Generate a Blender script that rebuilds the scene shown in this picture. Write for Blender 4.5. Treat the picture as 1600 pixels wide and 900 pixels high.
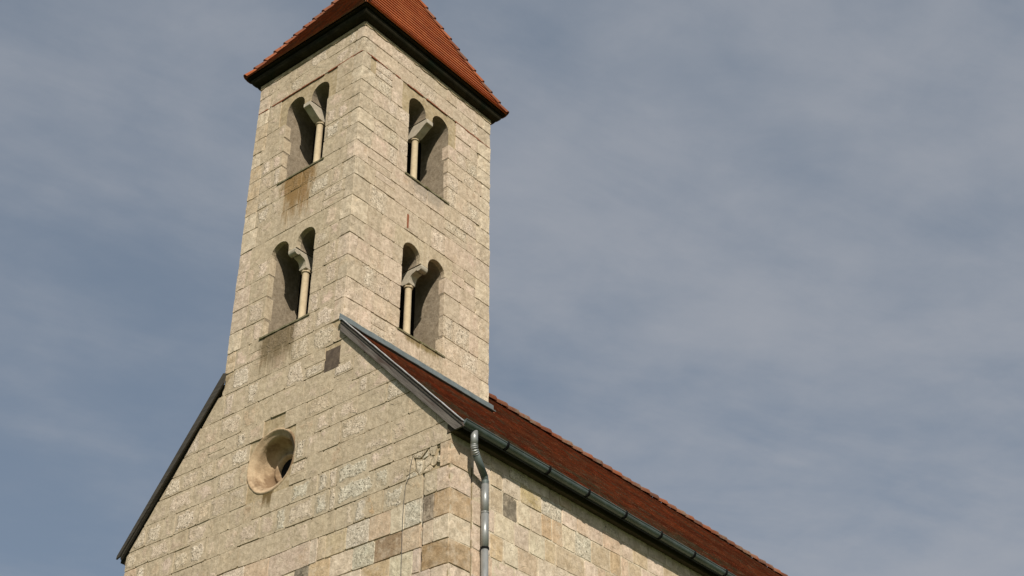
import bpy, bmesh, math, random
from mathutils import Vector, Matrix
from mathutils import noise as mnoise
R = math.radians
rnd = random.Random(7)
C = bpy.context.scene.collection
for o in list(bpy.data.objects): bpy.data.objects.remove(o)

# ------------------------------------------------------------------ camera
CAM = Vector((14.9716, -13.9476, 1.6)); YAW, PITCH, ROLL = R(38.98995), R(34.70062), R(-0.28954); FPX = 2238.84
cy, sy, cp, sp = math.cos(YAW), math.sin(YAW), math.cos(PITCH), math.sin(PITCH)
fw = Vector((-sy*cp, cy*cp, sp)); rt = Vector((cy, sy, 0)); up = rt.cross(fw)
cr, sr = math.cos(ROLL), math.sin(ROLL)
rt, up = cr*rt+sr*up, -sr*rt+cr*up
cam = bpy.data.objects.new('camera', bpy.data.cameras.new('camera')); C.objects.link(cam)
cam.matrix_world = Matrix((( rt.x, up.x, -fw.x, CAM.x), (rt.y, up.y, -fw.y, CAM.y), (rt.z, up.z, -fw.z, CAM.z), (0, 0, 0, 1)))
cam.data.sensor_width = 36; cam.data.lens = FPX/1600*36; cam.data.clip_end = 3000; cam.data.clip_start = .1
bpy.context.scene.camera = cam
def pix(p):
    d = Vector(p)-CAM; z = d.dot(fw)
    return (800+FPX*d.dot(rt)/z, 450-FPX*d.dot(up)/z)

# ------------------------------------------------------------------ light and sky
SUN = Vector((1.12, -0.95, 1.1)).normalized()
el = math.asin(SUN.z); az = math.atan2(SUN.x, SUN.y)
ld = bpy.data.lights.new('sun', 'SUN'); ld.energy = 4.6; ld.angle = R(0.6); ld.color = (1.0, .93, .82)
lo = bpy.data.objects.new('sun', ld); C.objects.link(lo); lo.rotation_euler = SUN.to_track_quat('Z', 'Y').to_euler()
lo.location = (30, -30, 40)
W = bpy.data.worlds.new('World'); bpy.context.scene.world = W; W.use_nodes = True
class NT:
    def __init__(s, nt): s.nt = nt; nt.nodes.clear()
    def n(s, t, **k):
        x = s.nt.nodes.new(t)
        for a, b in k.items():
            if a[0] == '_':
                try: i = int(a[1:])
                except ValueError: i = a[1:]
                x.inputs[i].default_value = b
            else: setattr(x, a, b)
        return x
    def l(s, a, b): s.nt.links.new(a, b)
    def setin(s, sock, v):
        if hasattr(v, 'links') or isinstance(v, bpy.types.NodeSocket): s.l(v, sock)
        else: sock.default_value = v
    def math(s, op, a, b=0.0, c=None, clamp=False):
        m = s.n('ShaderNodeMath', operation=op); m.use_clamp = clamp
        s.setin(m.inputs[0], a); s.setin(m.inputs[1], b)
        if c is not None: s.setin(m.inputs[2], c)
        return m.outputs[0]
    def ramp(s, v, lo, hi, a=0.0, b=1.0, smooth=True):
        m = s.n('ShaderNodeMapRange'); m.interpolation_type = 'SMOOTHSTEP' if smooth else 'LINEAR'; m.clamp = True
        s.setin(m.inputs[0], v); m.inputs[1].default_value = lo; m.inputs[2].default_value = hi
        m.inputs[3].default_value = a; m.inputs[4].default_value = b
        return m.outputs[0]
    def mix(s, f, a, b, bt='MIX'):
        m = s.n('ShaderNodeMix', data_type='RGBA', blend_type=bt)
        s.setin(m.inputs[0], f); s.setin(m.inputs[6], a); s.setin(m.inputs[7], b)
        return m.outputs[2]
    def noise(s, vec, scale, detail=4, rough=.55, dist=0.0):
        m = s.n('ShaderNodeTexNoise'); m.inputs['Scale'].default_value = scale; m.inputs['Detail'].default_value = detail
        m.inputs['Roughness'].default_value = rough; m.inputs['Distortion'].default_value = dist
        if vec is not None: s.l(vec, m.inputs['Vector'])
        return m.outputs[0]
    def mapping(s, vec, scale=(1, 1, 1), loc=(0, 0, 0), rot=(0, 0, 0)):
        m = s.n('ShaderNodeMapping'); s.l(vec, m.inputs[0])
        m.inputs['Scale'].default_value = scale; m.inputs['Location'].default_value = loc; m.inputs['Rotation'].default_value = rot
        return m.outputs[0]
w = NT(W.node_tree)
tc = w.n('ShaderNodeTexCoord').outputs['Generated']
sky = w.n('ShaderNodeTexSky', sky_type='NISHITA'); sky.sun_disc = False; sky.sun_elevation = el; sky.sun_rotation = az
sky.air_density = 1.0; sky.dust_density = 1.6; sky.ozone_density = 1.2
skyc = w.mix(1.0, sky.outputs[0], (0.078, 0.078, 0.078, 1), 'MULTIPLY')
# thin high cloud veil, as a layer at constant height (direction divided by its z)
sep = w.n('ShaderNodeSeparateXYZ'); w.l(tc, sep.inputs[0])
zc = w.math('MAXIMUM', w.math('ADD', sep.outputs[2], .12), .05)
cx_ = w.math('DIVIDE', sep.outputs[0], zc); cy_ = w.math('DIVIDE', sep.outputs[1], zc)
cmb = w.n('ShaderNodeCombineXYZ'); w.l(cx_, cmb.inputs[0]); w.l(cy_, cmb.inputs[1])
v0 = w.mapping(cmb.outputs[0], rot=(0, 0, R(-62)))          # streaks run along one wind direction
v1 = w.mapping(v0, scale=(.9, 1.3, 1), loc=(1.3, 3.7, 0))
n1 = w.noise(v1, 1.1, 6, .52, .25)
v2 = w.mapping(v0, scale=(1.3, 2.9, 1), loc=(2.3, 8.2, 0))
n2 = w.noise(v2, 2.6, 7, .6, .35)
n3 = w.noise(w.mapping(cmb.outputs[0], loc=(4, 1, 0)), 7, 6, .6, .2)
nn = w.math('ADD', w.math('ADD', w.math('MULTIPLY', n1, .68), w.math('MULTIPLY', n2, .18)), w.math('MULTIPLY', n3, .14))
m1 = w.ramp(nn, .36, .62)
veil = w.math('ADD', w.math('MULTIPLY', m1, .30), .55)
cloudc = w.mix(m1, (0.250, 0.302, 0.368, 1), (0.368, 0.388, 0.428, 1))
fin = w.mix(veil, skyc, cloudc)
bg = w.n('ShaderNodeBackground'); w.l(fin, bg.inputs[0]); bg.inputs[1].default_value = 1.0
wo = w.n('ShaderNodeOutputWorld'); w.l(bg.outputs[0], wo.inputs[0])
bpy.context.scene.cycles.diffuse_bounces = 1
vs = bpy.context.scene.view_settings
vs.view_transform = 'Standard'; vs.look = 'None'; vs.gamma = 1; vs.use_curve_mapping = False; vs.exposure = 0.0

# ------------------------------------------------------------------ materials
def newmat(name):
    m = bpy.data.materials.new(name); m.use_nodes = True
    return m, NT(m.node_tree)
def finish(t, col, rough=.9, bump=None, bstr=.3, bdist=.01, metal=0.0, spec=.25):
    b = t.n('ShaderNodeBsdfPrincipled'); t.setin(b.inputs['Base Color'], col); t.setin(b.inputs['Roughness'], rough)
    b.inputs['Metallic'].default_value = metal; b.inputs['Specular IOR Level'].default_value = spec
    if bump is not None:
        bn = t.n('ShaderNodeBump'); bn.inputs['Strength'].default_value = bstr; bn.inputs['Distance'].default_value = bdist
        t.l(bump, bn.inputs['Height']); t.l(bn.outputs[0], b.inputs['Normal'])
    o = t.n('ShaderNodeOutputMaterial'); t.l(b.outputs[0], o.inputs[0])
# growths of lichen and rust under the sills: (x or y centre, half width, z top, length, colour, strength, face)
STAINS = [(-1.52, .62, 18.99, 1.75, (0.24, 0.135, 0.04, 1), .85, 'F'),
          (-1.62, .62, 15.46, 1.3, (0.16, 0.115, 0.06, 1), .85, 'F'),
          (-1.50, .16, 12.30, .55, (0.13, 0.085, 0.03, 1), .9, 'F'),
          (1.95, .62, 15.46, .22, (0.17, 0.12, 0.03, 1), .75, 'S'),
          (1.95, .62, 19.0, .5, (0.25, 0.22, 0.18, 1), .55, 'S')]
def stone_material(name, tint, mortar, smear, useobj=True):
    m, t = newmat(name)
    pos = t.n('ShaderNodeNewGeometry').outputs['Position']
    oi = t.n('ShaderNodeObjectInfo')
    base = oi.outputs['Color'] if useobj else tint
    rn = oi.outputs['Random']
    mid = t.noise(pos, 6, 5, .65)
    fine = t.noise(pos, 26, 5, .7)
    grain = t.noise(pos, 62, 4, .7)
    col = t.mix(t.ramp(mid, .3, .7), t.mix(1, base, (.84, .81, .77, 1), 'MULTIPLY'), t.mix(1, base, (1.14, 1.13, 1.10, 1), 'MULTIPLY'))
    col = t.mix(t.math('MULTIPLY', t.ramp(t.noise(t.mapping(pos, loc=(2, 6, 1)), 5.5, 5, .65), .46, .66), .55), col, (.56, .465, .355, 1))
    # warm iron bloom
    col = t.mix(t.math('MULTIPLY', t.ramp(t.noise(pos, 3.1, 4, .6), .56, .72), .30), col, (.52, .36, .20, 1))
    pitv = oi.outputs['Alpha'] if useobj else 0.0
    edge = t.n('ShaderNodeAttribute', attribute_name='edge').outputs['Fac']
    e1 = t.math('ADD', edge, t.math('MULTIPLY', t.math('SUBTRACT', t.noise(pos, 7, 5, .6), .5), 2.6))
    expose = t.ramp(e1, .44, .74)
    # where the wash still covers the whole stone
    cover = t.ramp(t.math('ADD', t.noise(t.mapping(pos, loc=(5, 2, 8)), 1.9, 4, .6), t.math('MULTIPLY', pitv, .28)), .52, .62, 1, 0)
    sm = t.math('MULTIPLY', t.math('MAXIMUM', t.math('SUBTRACT', 1.0, expose), cover), smear)
    open_ = t.math('SUBTRACT', 1.0, sm, clamp=True)
    pitmask = t.math('MULTIPLY', open_, pitv, clamp=True)
    # pale grey lichen crust on the rough tufa
    col = t.mix(t.math('MULTIPLY', pitmask, .62), col, t.mix(t.ramp(fine, .35, .65), (.55, .49, .39, 1), (.84, .765, .63, 1)))
    mort = t.mix(t.ramp(t.noise(pos, 3.5, 5, .65), .3, .7), tuple(c*.90 for c in mortar[:3])+(1,), tuple(c*1.12 for c in mortar[:3])+(1,))
    col = t.mix(t.math('MULTIPLY', sm, .88), col, mort)
    # fine mottling
    mott = t.noise(t.mapping(pos, loc=(8, 8, 1)), 11, 5, .62)
    col = t.mix(1, col, t.mix(t.ramp(mott, .30, .68), (.85, .825, .79, 1), (1.15, 1.15, 1.15, 1)), 'MULTIPLY')
    fa = t.math('ADD', .35, t.math('MULTIPLY', pitmask, .65))
    col = t.mix(fa, col, t.mix(1, col, t.mix(t.ramp(fine, .32, .68), (.76, .745, .72, 1), (1.17, 1.16, 1.15, 1)), 'MULTIPLY'))
    damp = t.ramp(t.noise(t.mapping(pos, scale=(1.2, 1.2, .45), loc=(2, 0, 5)), 1.5, 5, .6), .50, .72)
    col = t.mix(t.math('MULTIPLY', damp, .30), col, t.mix(1, col, (.74, .69, .60, 1), 'MULTIPLY'))
    col = t.mix(t.ramp(grain, .58, .76, 0, .45), col, (.22, .18, .12, 1))
    wv = t.mix(.05, pos, t.n('ShaderNodeTexNoise', _Scale=30.0).outputs[1], 'ADD')
    vor = t.n('ShaderNodeTexVoronoi', feature='F1'); vor.inputs['Scale'].default_value = 15; t.l(wv, vor.inputs['Vector'])
    pits = t.ramp(vor.outputs[0], .10, .30, 0, 1)
    vor2 = t.n('ShaderNodeTexVoronoi', feature='F1'); vor2.inputs['Scale'].default_value = 34; t.l(wv, vor2.inputs['Vector'])
    pits2 = t.ramp(vor2.outputs[0], .12, .36, 0, 1)
    sel = t.ramp(t.noise(pos, 7, 3, .6), .50, .60); sel2 = t.ramp(t.noise(t.mapping(pos, loc=(4, 4, 4)), 9, 3, .6), .46, .58)
    amt = t.math('ADD', .10, t.math('MULTIPLY', pitmask, .9), clamp=True)
    h1 = t.math('MULTIPLY', t.math('MULTIPLY', t.math('SUBTRACT', 1.0, pits), sel), amt)
    h2 = t.math('MULTIPLY', t.math('MULTIPLY', t.math('SUBTRACT', 1.0, pits2), sel2), amt)
    hole = t.math('MAXIMUM', h1, t.math('MULTIPLY', h2, .8))
    col = t.mix(t.math('MULTIPLY', hole, .85), col, (.10, .085, .055, 1))  # shade inside the pits painted in as dark colour
    zz = t.n('ShaderNodeSeparateXYZ'); t.l(pos, zz.inputs[0])
    # streaks running down
    stv = t.mapping(pos, scale=(9, 9, 1.1)); st = t.noise(stv, 1.4, 5, .65, .4)
    warp = t.noise(t.mapping(pos, scale=(1, 1, .5), loc=(1, 1, 6)), 4.5, 5, .65)
    nrm = t.n('ShaderNodeSeparateXYZ'); t.l(t.n('ShaderNodeNewGeometry').outputs['Normal'], nrm.inputs[0])
    front = t.ramp(nrm.outputs[1], -.35, -.75); side = t.ramp(nrm.outputs[0], .35, .75)
    for c, hw, zt, ln, sc, k, face in STAINS:
        ax = zz.outputs[0] if face == 'F' else zz.outputs[1]
        d = t.math('ABSOLUTE', t.math('SUBTRACT', ax, c))
        d = t.math('ADD', d, t.math('MULTIPLY', t.math('SUBTRACT', warp, .5), .55*hw))
        a = t.ramp(d, hw*.35, hw*1.10, 1, 0)
        dz = t.math('SUBTRACT', zt, zz.outputs[2])
        b = t.math('MULTIPLY', t.ramp(dz, -.02, .0), t.ramp(dz, 0, ln, 1, 0))
        msk = t.math('MULTIPLY', t.math('MULTIPLY', a, b), front if face == 'F' else side)
        msk = t.math('MULTIPLY', t.ramp(t.math('ADD', t.math('ADD', t.math('MULTIPLY', msk, .60), t.math('MULTIPLY', warp, -.25)), t.math('MULTIPLY', st, .85)), .38, .80), t.ramp(msk, 0, .25))
        col = t.mix(t.math('MULTIPLY', msk, k), col, sc)
    h = t.math('ADD', t.math('MULTIPLY', mid, .5), t.math('MULTIPLY', fine, t.math('ADD', .22, t.math('MULTIPLY', pitmask, .35))))
    h = t.math('SUBTRACT', h, t.math('MULTIPLY', hole, .8))
    h = t.math('ADD', h, t.math('MULTIPLY', grain, .12))
    h = t.math('SUBTRACT', h, t.math('MULTIPLY', sm, .12))
    finish(t, col, .93, h, .9, .03, spec=.15)
    return m
M = {}
MORT = (.485, .405, .290, 1)
M['stone_front'] = stone_material('limestone_wiped', None, MORT, 1.0)
M['stone_side'] = stone_material('limestone_clean', None, (.60, .51, .395, 1), .22)
M['stone_tower_side'] = stone_material('limestone_tower', None, (.51, .43, .32, 1), .50)
M['core'] = stone_material('lime_mortar', (.42, .34, .22, 1), (.42, .34, .22, 1), .5, False)
M['core_light'] = stone_material('pale_pointing', (.60, .52, .40, 1), (.60, .52, .40, 1), .5, False)
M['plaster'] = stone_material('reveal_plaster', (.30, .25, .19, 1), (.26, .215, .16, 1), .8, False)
M['room_dark'] = None

def simple(name, a, b, scale=8, rough=.8, stretch=(1, 1, 1), bump=.3, metal=0, spec=.3, c=None, dist=.006, lo=.35, hi=.65, rot=0, cl=.52):
    m, t = newmat(name); pos = t.n('ShaderNodeTexCoord').outputs['Object']
    if rot: pos = t.mapping(pos, rot=(0, rot, 0))
    v = t.mapping(pos, scale=stretch)
    n = t.noise(v, scale, 6, .65, .3)
    col = t.mix(t.ramp(n, lo, hi), a, b)
    if c is not None: col = t.mix(t.ramp(t.noise(v, scale*.35, 4, .6), cl, cl+.14), col, c)
    n2 = t.noise(v, scale*5, 4, .65)
    col = t.mix(t.ramp(n2, .4, .75, 0, .35), col, tuple(x*.55 for x in a[:3])+(1,))
    finish(t, col, t.ramp(n, .2, .8, rough-.08, rough+.08), t.math('ADD', n, t.math('MULTIPLY', n2, .4)), bump, dist, metal, spec)
    return m
M['column'] = simple('new_limestone', (.64, .52, .35, 1), (.54, .43, .28, 1), 5, .85, bump=.15)
M['corbel'] = simple('corbel_stone', (.56, .49, .38, 1), (.44, .385, .30, 1), 9, .9, bump=.5, dist=.01)
M['oculus'] = simple('oculus_stone', (.56, .42, .27, 1), (.40, .285, .175, 1), 5, .9, bump=.7, c=(.21, .135, .075, 1), dist=.02, cl=.46)
M['slate'] = simple('dark_slab_stone', (.085, .062, .045, 1), (.15, .112, .08, 1), 9, .85, bump=.4)
M['sill'] = simple('mossy_sill', (.16, .14, .075, 1), (.25, .22, .14, 1), 12, .95, bump=.6, c=(.10, .095, .03, 1), dist=.012)
M['cornice'] = simple('dark_cornice_timber', (.019, .016, .009, 1), (.033, .028, .016, 1), 3, .85, stretch=(1, 1, 1), bump=.2, spec=.08, c=(.013, .018, .010, 1))
M['soffit'] = simple('eaves_board', (.06, .045, .028, 1), (.10, .075, .045, 1), 5, .85, stretch=(1, .2, 1), bump=.3)
M['wood'] = simple('weathered_board', (.10, .085, .075, 1), (.17, .15, .13, 1), 7, .88, stretch=(.3, 2, 4.5), bump=.6, c=(.075, .05, .04, 1), dist=.01, rot=-R(47))
M['wood_dark'] = simple('dark_board', (.045, .04, .033, 1), (.075, .065, .05, 1), 7, .85, stretch=(.35, 2, 3.5), bump=.5, dist=.01)
M['zinc'] = simple('weathered_zinc', (.165, .195, .20, 1), (.22, .25, .255, 1), 3, .6, bump=.08, metal=.25, c=(.17, .20, .20, 1))
M['gutter'] = simple('gutter_zinc', (.105, .135, .13, 1), (.15, .18, .175, 1), 2.5, .5, bump=.06, metal=.3, spec=.5, c=(.10, .12, .11, 1))
M['pipe'] = simple('galvanised_pipe', (.27, .28, .275, 1), (.35, .36, .35, 1), 4, .38, stretch=(1, 1, .3), bump=.05, metal=.35, spec=.5)
M['band'] = simple('dark_strap', (.006, .006, .006, 1), (.012, .012, .012, 1), 8, .8, spec=.1)
M['capmetal'] = simple('verge_cap', (.42, .42, .41, 1), (.55, .55, .54, 1), 4, .5, bump=.1, metal=.3)
M['brick'] = simple('red_brick', (.24, .08, .04, 1), (.32, .12, .06, 1), 9, .9)
M['wire'] = simple('wire_metal', (.09, .085, .08, 1), (.13, .12, .11, 1), 9, .6)
M['grass'] = simple('meadow_grass', (.05, .085, .022, 1), (.085, .12, .035, 1), .6, .95, bump=.4, c=(.12, .12, .05, 1))
def tile_mat(name, moss, mossc, a=.5, b=.7):
    m, t = newmat(name)
    at = t.n('ShaderNodeAttribute', attribute_name='tcol').outputs['Color']
    pos = t.n('ShaderNodeNewGeometry').outputs['Position']
    n = t.noise(pos, 14, 5, .65)
    col = t.mix(t.ramp(n, .3, .7), t.mix(1, at, (.86, .84, .82, 1), 'MULTIPLY'), t.mix(1, at, (1.10, 1.08, 1.06, 1), 'MULTIPLY'))
    k = t.math('MULTIPLY', t.ramp(t.noise(pos, 1.6, 5, .7, .4), a, b), moss)
    col = t.mix(t.math('MULTIPLY', k, t.ramp(t.noise(pos, 25, 3, .6), .35, .6)), col, mossc)
    finish(t, col, .88, n, .4, .006, spec=.2)
    return m
M['tile'] = tile_mat('clay_roof_tile', .35, (.11, .07, .045, 1))
M['tile_old'] = tile_mat('weathered_roof_tile', .9, (.20, .165, .12, 1), .47, .66)

# ------------------------------------------------------------------ helpers
def tag(o, label=None, cat=None, group=None, kind=None):
    if label: o['label'] = label
    if cat: o['category'] = cat
    if group: o['group'] = group
    if kind: o['kind'] = kind
    return o
def empty(name, loc):
    o = bpy.data.objects.new(name, None); C.objects.link(o); o.location = loc; o.empty_display_size = .3
    return o
def obj(name, bm, mat, parent=None, smooth=False, origin=None, recalc=True):
    if recalc: bmesh.ops.recalc_face_normals(bm, faces=bm.faces)
    if origin is None:
        if bm.verts:
            xs = [v.co for v in bm.verts]
            origin = Vector([(min(c[i] for c in xs)+max(c[i] for c in xs))/2 for i in range(3)])
        else: origin = Vector()
    bmesh.ops.translate(bm, verts=bm.verts, vec=-Vector(origin))
    me = bpy.data.meshes.new(name); bm.to_mesh(me); bm.free()
    if smooth:
        for p in me.polygons: p.use_smooth = len(p.vertices) <= 4
    me.materials.append(mat)
    o = bpy.data.objects.new(name, me); C.objects.link(o)
    o.location = origin
    if parent is not None:
        o.parent = parent
        p = Vector()
        q = parent
        while q is not None: p += q.location; q = q.parent
        o.location = Vector(origin)-p
    return o
def box(bm, x0, x1, y0, y1, z0, z1, jit=0):
    vs = []
    for z in (z0, z1):
        for (x, y) in ((x0, y0), (x1, y0), (x1, y1), (x0, y1)):
            vs.append(bm.verts.new((x+rnd.uniform(-jit, jit), y+rnd.uniform(-jit, jit), z+rnd.uniform(-jit, jit))))
    for f in ((3, 2, 1, 0), (4, 5, 6, 7), (0, 1, 5, 4), (1, 2, 6, 5), (2, 3, 7, 6), (3, 0, 4, 7)):
        bm.faces.new([vs[i] for i in f])
    return vs
def prism(bm, pts, fn, d0, d1):
    """outline pts (a,b) swept between d0 and d1; fn(a,b,d) gives the point"""
    A = [bm.verts.new(fn(a, b, d0)) for a, b in pts]; B = [bm.verts.new(fn(a, b, d1)) for a, b in pts]
    n = len(pts)
    for i in range(n): bm.faces.new((A[i], A[(i+1) % n], B[(i+1) % n], B[i]))
    bm.faces.new(A[::-1]); bm.faces.new(B)
    return A, B
def tube(bm, path, r, n=12, caps=True, rs=None):
    rings = []
    for i, p in enumerate(path):
        p = Vector(p)
        a = Vector(path[max(i-1, 0)]); b = Vector(path[min(i+1, len(path)-1)])
        t = (b-a).normalized()
        u = t.cross(Vector((.123, .31, .94)) if abs(t.z) < .9 else Vector((1, 0, 0))).normalized(); v = t.cross(u)
        rr = rs[i] if rs else r
        rings.append([bm.verts.new(p+rr*(math.cos(2*math.pi*k/n)*u+math.sin(2*math.pi*k/n)*v)) for k in range(n)])
    for A, B in zip(rings, rings[1:]):
        # align rings
        for k in range(n): bm.faces.new((A[k], A[(k+1) % n], B[(k+1) % n], B[k]))
    if caps: bm.faces.new(rings[0][::-1]); bm.faces.new(rings[-1])
def lathe(bm, prof, fn, n=24, close=True):
    """prof: list of (r, h); fn(x, y, h) maps to world"""
    rings = [[bm.verts.new(fn(r*math.cos(2*math.pi*k/n), r*math.sin(2*math.pi*k/n), h)) for k in range(n)] for r, h in prof]
    for A, B in zip(rings, rings[1:]):
        for k in range(n): bm.faces.new((A[k], A[(k+1) % n], B[(k+1) % n], B[k]))
    if close: bm.faces.new(rings[0][::-1]); bm.faces.new(rings[-1])
def boolean(o, cutters):
    bpy.context.view_layer.update()
    for bm in cutters:
        bmesh.ops.recalc_face_normals(bm, faces=bm.faces)
        me = bpy.data.meshes.new('cut'); bm.to_mesh(me); bm.free()
        c = bpy.data.objects.new('cut', me); C.objects.link(c)
        m = o.modifiers.new('b', 'BOOLEAN'); m.operation = 'DIFFERENCE'; m.object = c; m.solver = 'EXACT'
        dg = bpy.context.evaluated_depsgraph_get(); dg.update()
        nm = bpy.data.meshes.new_from_object(o.evaluated_get(dg))
        old = o.data; o.modifiers.clear(); o.data = nm; bpy.data.meshes.remove(old)
        bpy.data.objects.remove(c); bpy.data.meshes.remove(me)

FR = lambda u, z, d: Vector((u, d, z))                 # front wall: d is depth behind the face
def SD(x0): return lambda u, z, d: Vector((x0-d, u, z))  # side wall facing +x

# ------------------------------------------------------------------ dimensions
TW, TD = 3.0, 3.84
WIN_W, WIN_R, WIN_C = .59, .245, .345
ZT = [22.035, 21.66, 21.28, 20.54, 20.18, 19.82, 19.45, 19.02, 18.62, 18.21, 17.72, 17.25, 16.87, 16.39, 15.91, 15.48, 15.05]
ZN = [15.05, 14.60, 14.12, 13.66, 13.33, 12.97, 12.57, 12.17, 11.83, 11.43, 11.045, 10.64, 10.26, 9.87, 9.48, 9.10, 8.70, 8.32, 7.93, 7.55, 7.16, 6.75]
NX0, NX1, NL = -5.1, 2.5, 23.5
roofR = lambda x: 14.99-1.07*x
roofL = lambda x: 14.95+1.235*(x+3.0)
RIDGE_X = -1.5
RIDGE_Z = 16.56
WINS = [('F', -1.5, 19.02, 20.855, 20.78), ('F', -1.5, 15.48, 17.255, 17.18), ('S', 1.94, 19.04, 20.855, 20.78), ('S', 1.94, 15.49, 17.255, 17.18)]

def win_outline(c, zs, spring, zp):
    pts = [(c-WIN_W, zs), (c+WIN_W, zs)]
    for k in range(13):
        a = math.pi*k/12; pts.append((c+WIN_C+WIN_R*math.cos(a), spring+WIN_R*math.sin(a)*1.0))
    pts += [(c+WIN_C-WIN_R, zp), (c-WIN_C+WIN_R, zp)]
    for k in range(13):
        a = math.pi*k/12; pts.append((c-WIN_C+WIN_R*math.cos(a), spring+WIN_R*math.sin(a)))
    return pts

# ------------------------------------------------------------------ stones
PAL_TOWER = [(0.557, 0.448, 0.354), (0.606, 0.484, 0.392), (0.629, 0.495, 0.41), (0.534, 0.443, 0.349), (0.582, 0.471, 0.367), (0.654, 0.529, 0.441), (0.508, 0.42, 0.318)]
PAL_GABLE = [(0.545, 0.437, 0.337), (0.508, 0.42, 0.331), (0.582, 0.471, 0.381), (0.534, 0.425, 0.307), (0.606, 0.495, 0.416)]
PAL_LOW = [(0.557, 0.443, 0.367), (0.606, 0.484, 0.405), (0.534, 0.403, 0.294), (0.629, 0.518, 0.441), (0.569, 0.46, 0.405), (0.606, 0.495, 0.428)]
PAL_SIDE = [(0.629, 0.507, 0.428), (0.606, 0.484, 0.392), (0.666, 0.552, 0.479), (0.582, 0.437, 0.331), (0.557, 0.443, 0.367), (0.678, 0.552, 0.465)]
GREY, PINK, TAN, ORANGE, BROWN, DARK, PALE = (.48, .45, .38), (.58, .475, .39), (.53, .42, .29), (.53, .385, .235), (.35, .24, .135), (.085, .075, .058), (.65, .56, .44)
def pick(pal):
    c = rnd.choice(pal); k = rnd.uniform(.92, 1.08)
    return tuple(x*k for x in c)
def clip(poly, a, b, c):
    """keep a*u+b*z+c >= 0"""
    out = []
    for i in range(len(poly)):
        p, q = poly[i], poly[(i+1) % len(poly)]
        fp, fq = a*p[0]+b*p[1]+c, a*q[0]+b*q[1]+c
        if fp >= 0: out.append(p)
        if (fp >= 0) != (fq >= 0):
            t = fp/(fp-fq); out.append((p[0]+t*(q[0]-p[0]), p[1]+t*(q[1]-p[1])))
    return out
def area(p): return .5*sum(p[i][0]*p[(i+1) % len(p)][1]-p[(i+1) % len(p)][0]*p[i][1] for i in range(len(p)))
rest = {}     # stones outside the picture, joined per wall
counts = {}
def stone(poly, fn, mat, parent, color, pit=0.0, bev=None, deep=.06, proud=0.0, concave=False, jit=.004, restkey='nave', name='stone'):
    if area(poly) < 0: poly = poly[::-1]
    if abs(area(poly)) < .004: return None
    pts = []
    n = len(poly)
    for i in range(n):
        p, q = Vector(poly[i]), Vector(poly[(i+1) % n]); L = (q-p).length
        if L < 1e-4: continue
        k = max(1, int(L/.16)) if not concave else 1
        for j in range(k): pts.append(p.lerp(q, j/k))
    if mat is M['stone_side']: jit = max(jit, .0065)
    if not concave:      # knock the corners off
        cut = []
        m = len(pts)
        for i, p in enumerate(pts):
            a, b = pts[i-1], pts[(i+1) % m]
            d1, d2 = (a-p), (b-p)
            if d1.length > .03 and d2.length > .03 and d1.angle(d2) < R(160):
                r = rnd.uniform(.008, .03); cut += [p+d1.normalized()*r, p+d2.normalized()*r]
            else: cut.append(p)
        pts = cut
        pts = [p+Vector((rnd.uniform(-jit, jit), rnd.uniform(-jit, jit))) for p in pts]
    if bev is None: bev = .0022 if mat is M['stone_front'] else (.004 if mat is M['stone_tower_side'] else .006)
    m = len(pts)
    c = sum(pts, Vector((0, 0)))/m
    nr = []
    for i in range(m):
        e1 = (pts[i]-pts[i-1]); e2 = (pts[(i+1) % m]-pts[i])
        n1 = Vector((-e1.y, e1.x)); n2 = Vector((-e2.y, e2.x))
        v = (n1.normalized() if n1.length else Vector((0, 0)))+(n2.normalized() if n2.length else Vector((0, 0)))
        nr.append(v.normalized() if v.length > 1e-6 else Vector((0, 0)))
    tx, tz = rnd.uniform(-.012, .012), rnd.uniform(-.014, .014)
    pr = proud+rnd.choice([-.004, -.001, 0, 0, .001, .002, .005])
    f = lambda q, e: -(pr+tx*(q.x-c.x)+tz*(q.y-c.y))+e
    rings = [([q for q in pts], [deep]*m, 0.0), ([q for q in pts], [f(q, bev*(1+rnd.uniform(0, .5))) for q in pts], 0.0)]
    r1 = [q+v*bev for q, v in zip(pts, nr)]; rings.append((r1, [f(q, 0) for q in r1], 0.05))
    if not concave:
        w_ = min(max(q.x for q in pts)-min(q.x for q in pts), max(q.y for q in pts)-min(q.y for q in pts))
        ins = min(.14, w_*.38)
        if len(poly) == 4 and abs(poly[0][0]-poly[3][0]) < .02 and abs(poly[1][0]-poly[2][0]) < .02:
            xa, xb = min(q.x for q in pts)+ins, max(q.x for q in pts)-ins; za, zb_ = min(q.y for q in pts)+ins*.8, max(q.y for q in pts)-ins*.8
            jj = lambda: rnd.uniform(-.012, .012)
            r2 = [Vector((min(max(q.x, xa), xb)+jj(), min(max(q.y, za), zb_)+jj())) for q in pts]
        else: r2 = [q.lerp(c, .42) for q in pts]
        rings.append((r2, [f(q, rnd.uniform(-.003, .002)) for q in r2], 1.0))
    bm = bmesh.new(); lay = bm.verts.layers.float.new('edge')
    vr = []
    for (qs, ds, e) in rings:
        row = []
        for q, d in zip(qs, ds):
            v = bm.verts.new(fn(q.x, q.y, d)); v[lay] = e; row.append(v)
        vr.append(row)
    for A, B in zip(vr, vr[1:]):
        for i in range(m): bm.faces.new((A[i], A[(i+1) % m], B[(i+1) % m], B[i]))
    bm.faces.new(vr[-1])
    cc = fn(c.x, c.y, 0); x, y = pix(cc)
    inside = any(-5 < pix(fn(q.x, q.y, 0))[0] < 1605 and -5 < pix(fn(q.x, q.y, 0))[1] < 905 for q in pts)
    if not inside:
        rest.setdefault((restkey, mat.name), []).append(bm); return None
    o = obj(name, bm, mat, parent)
    o.color = (*color, pit); counts[restkey] = counts.get(restkey, 0)+1
    return o
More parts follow.
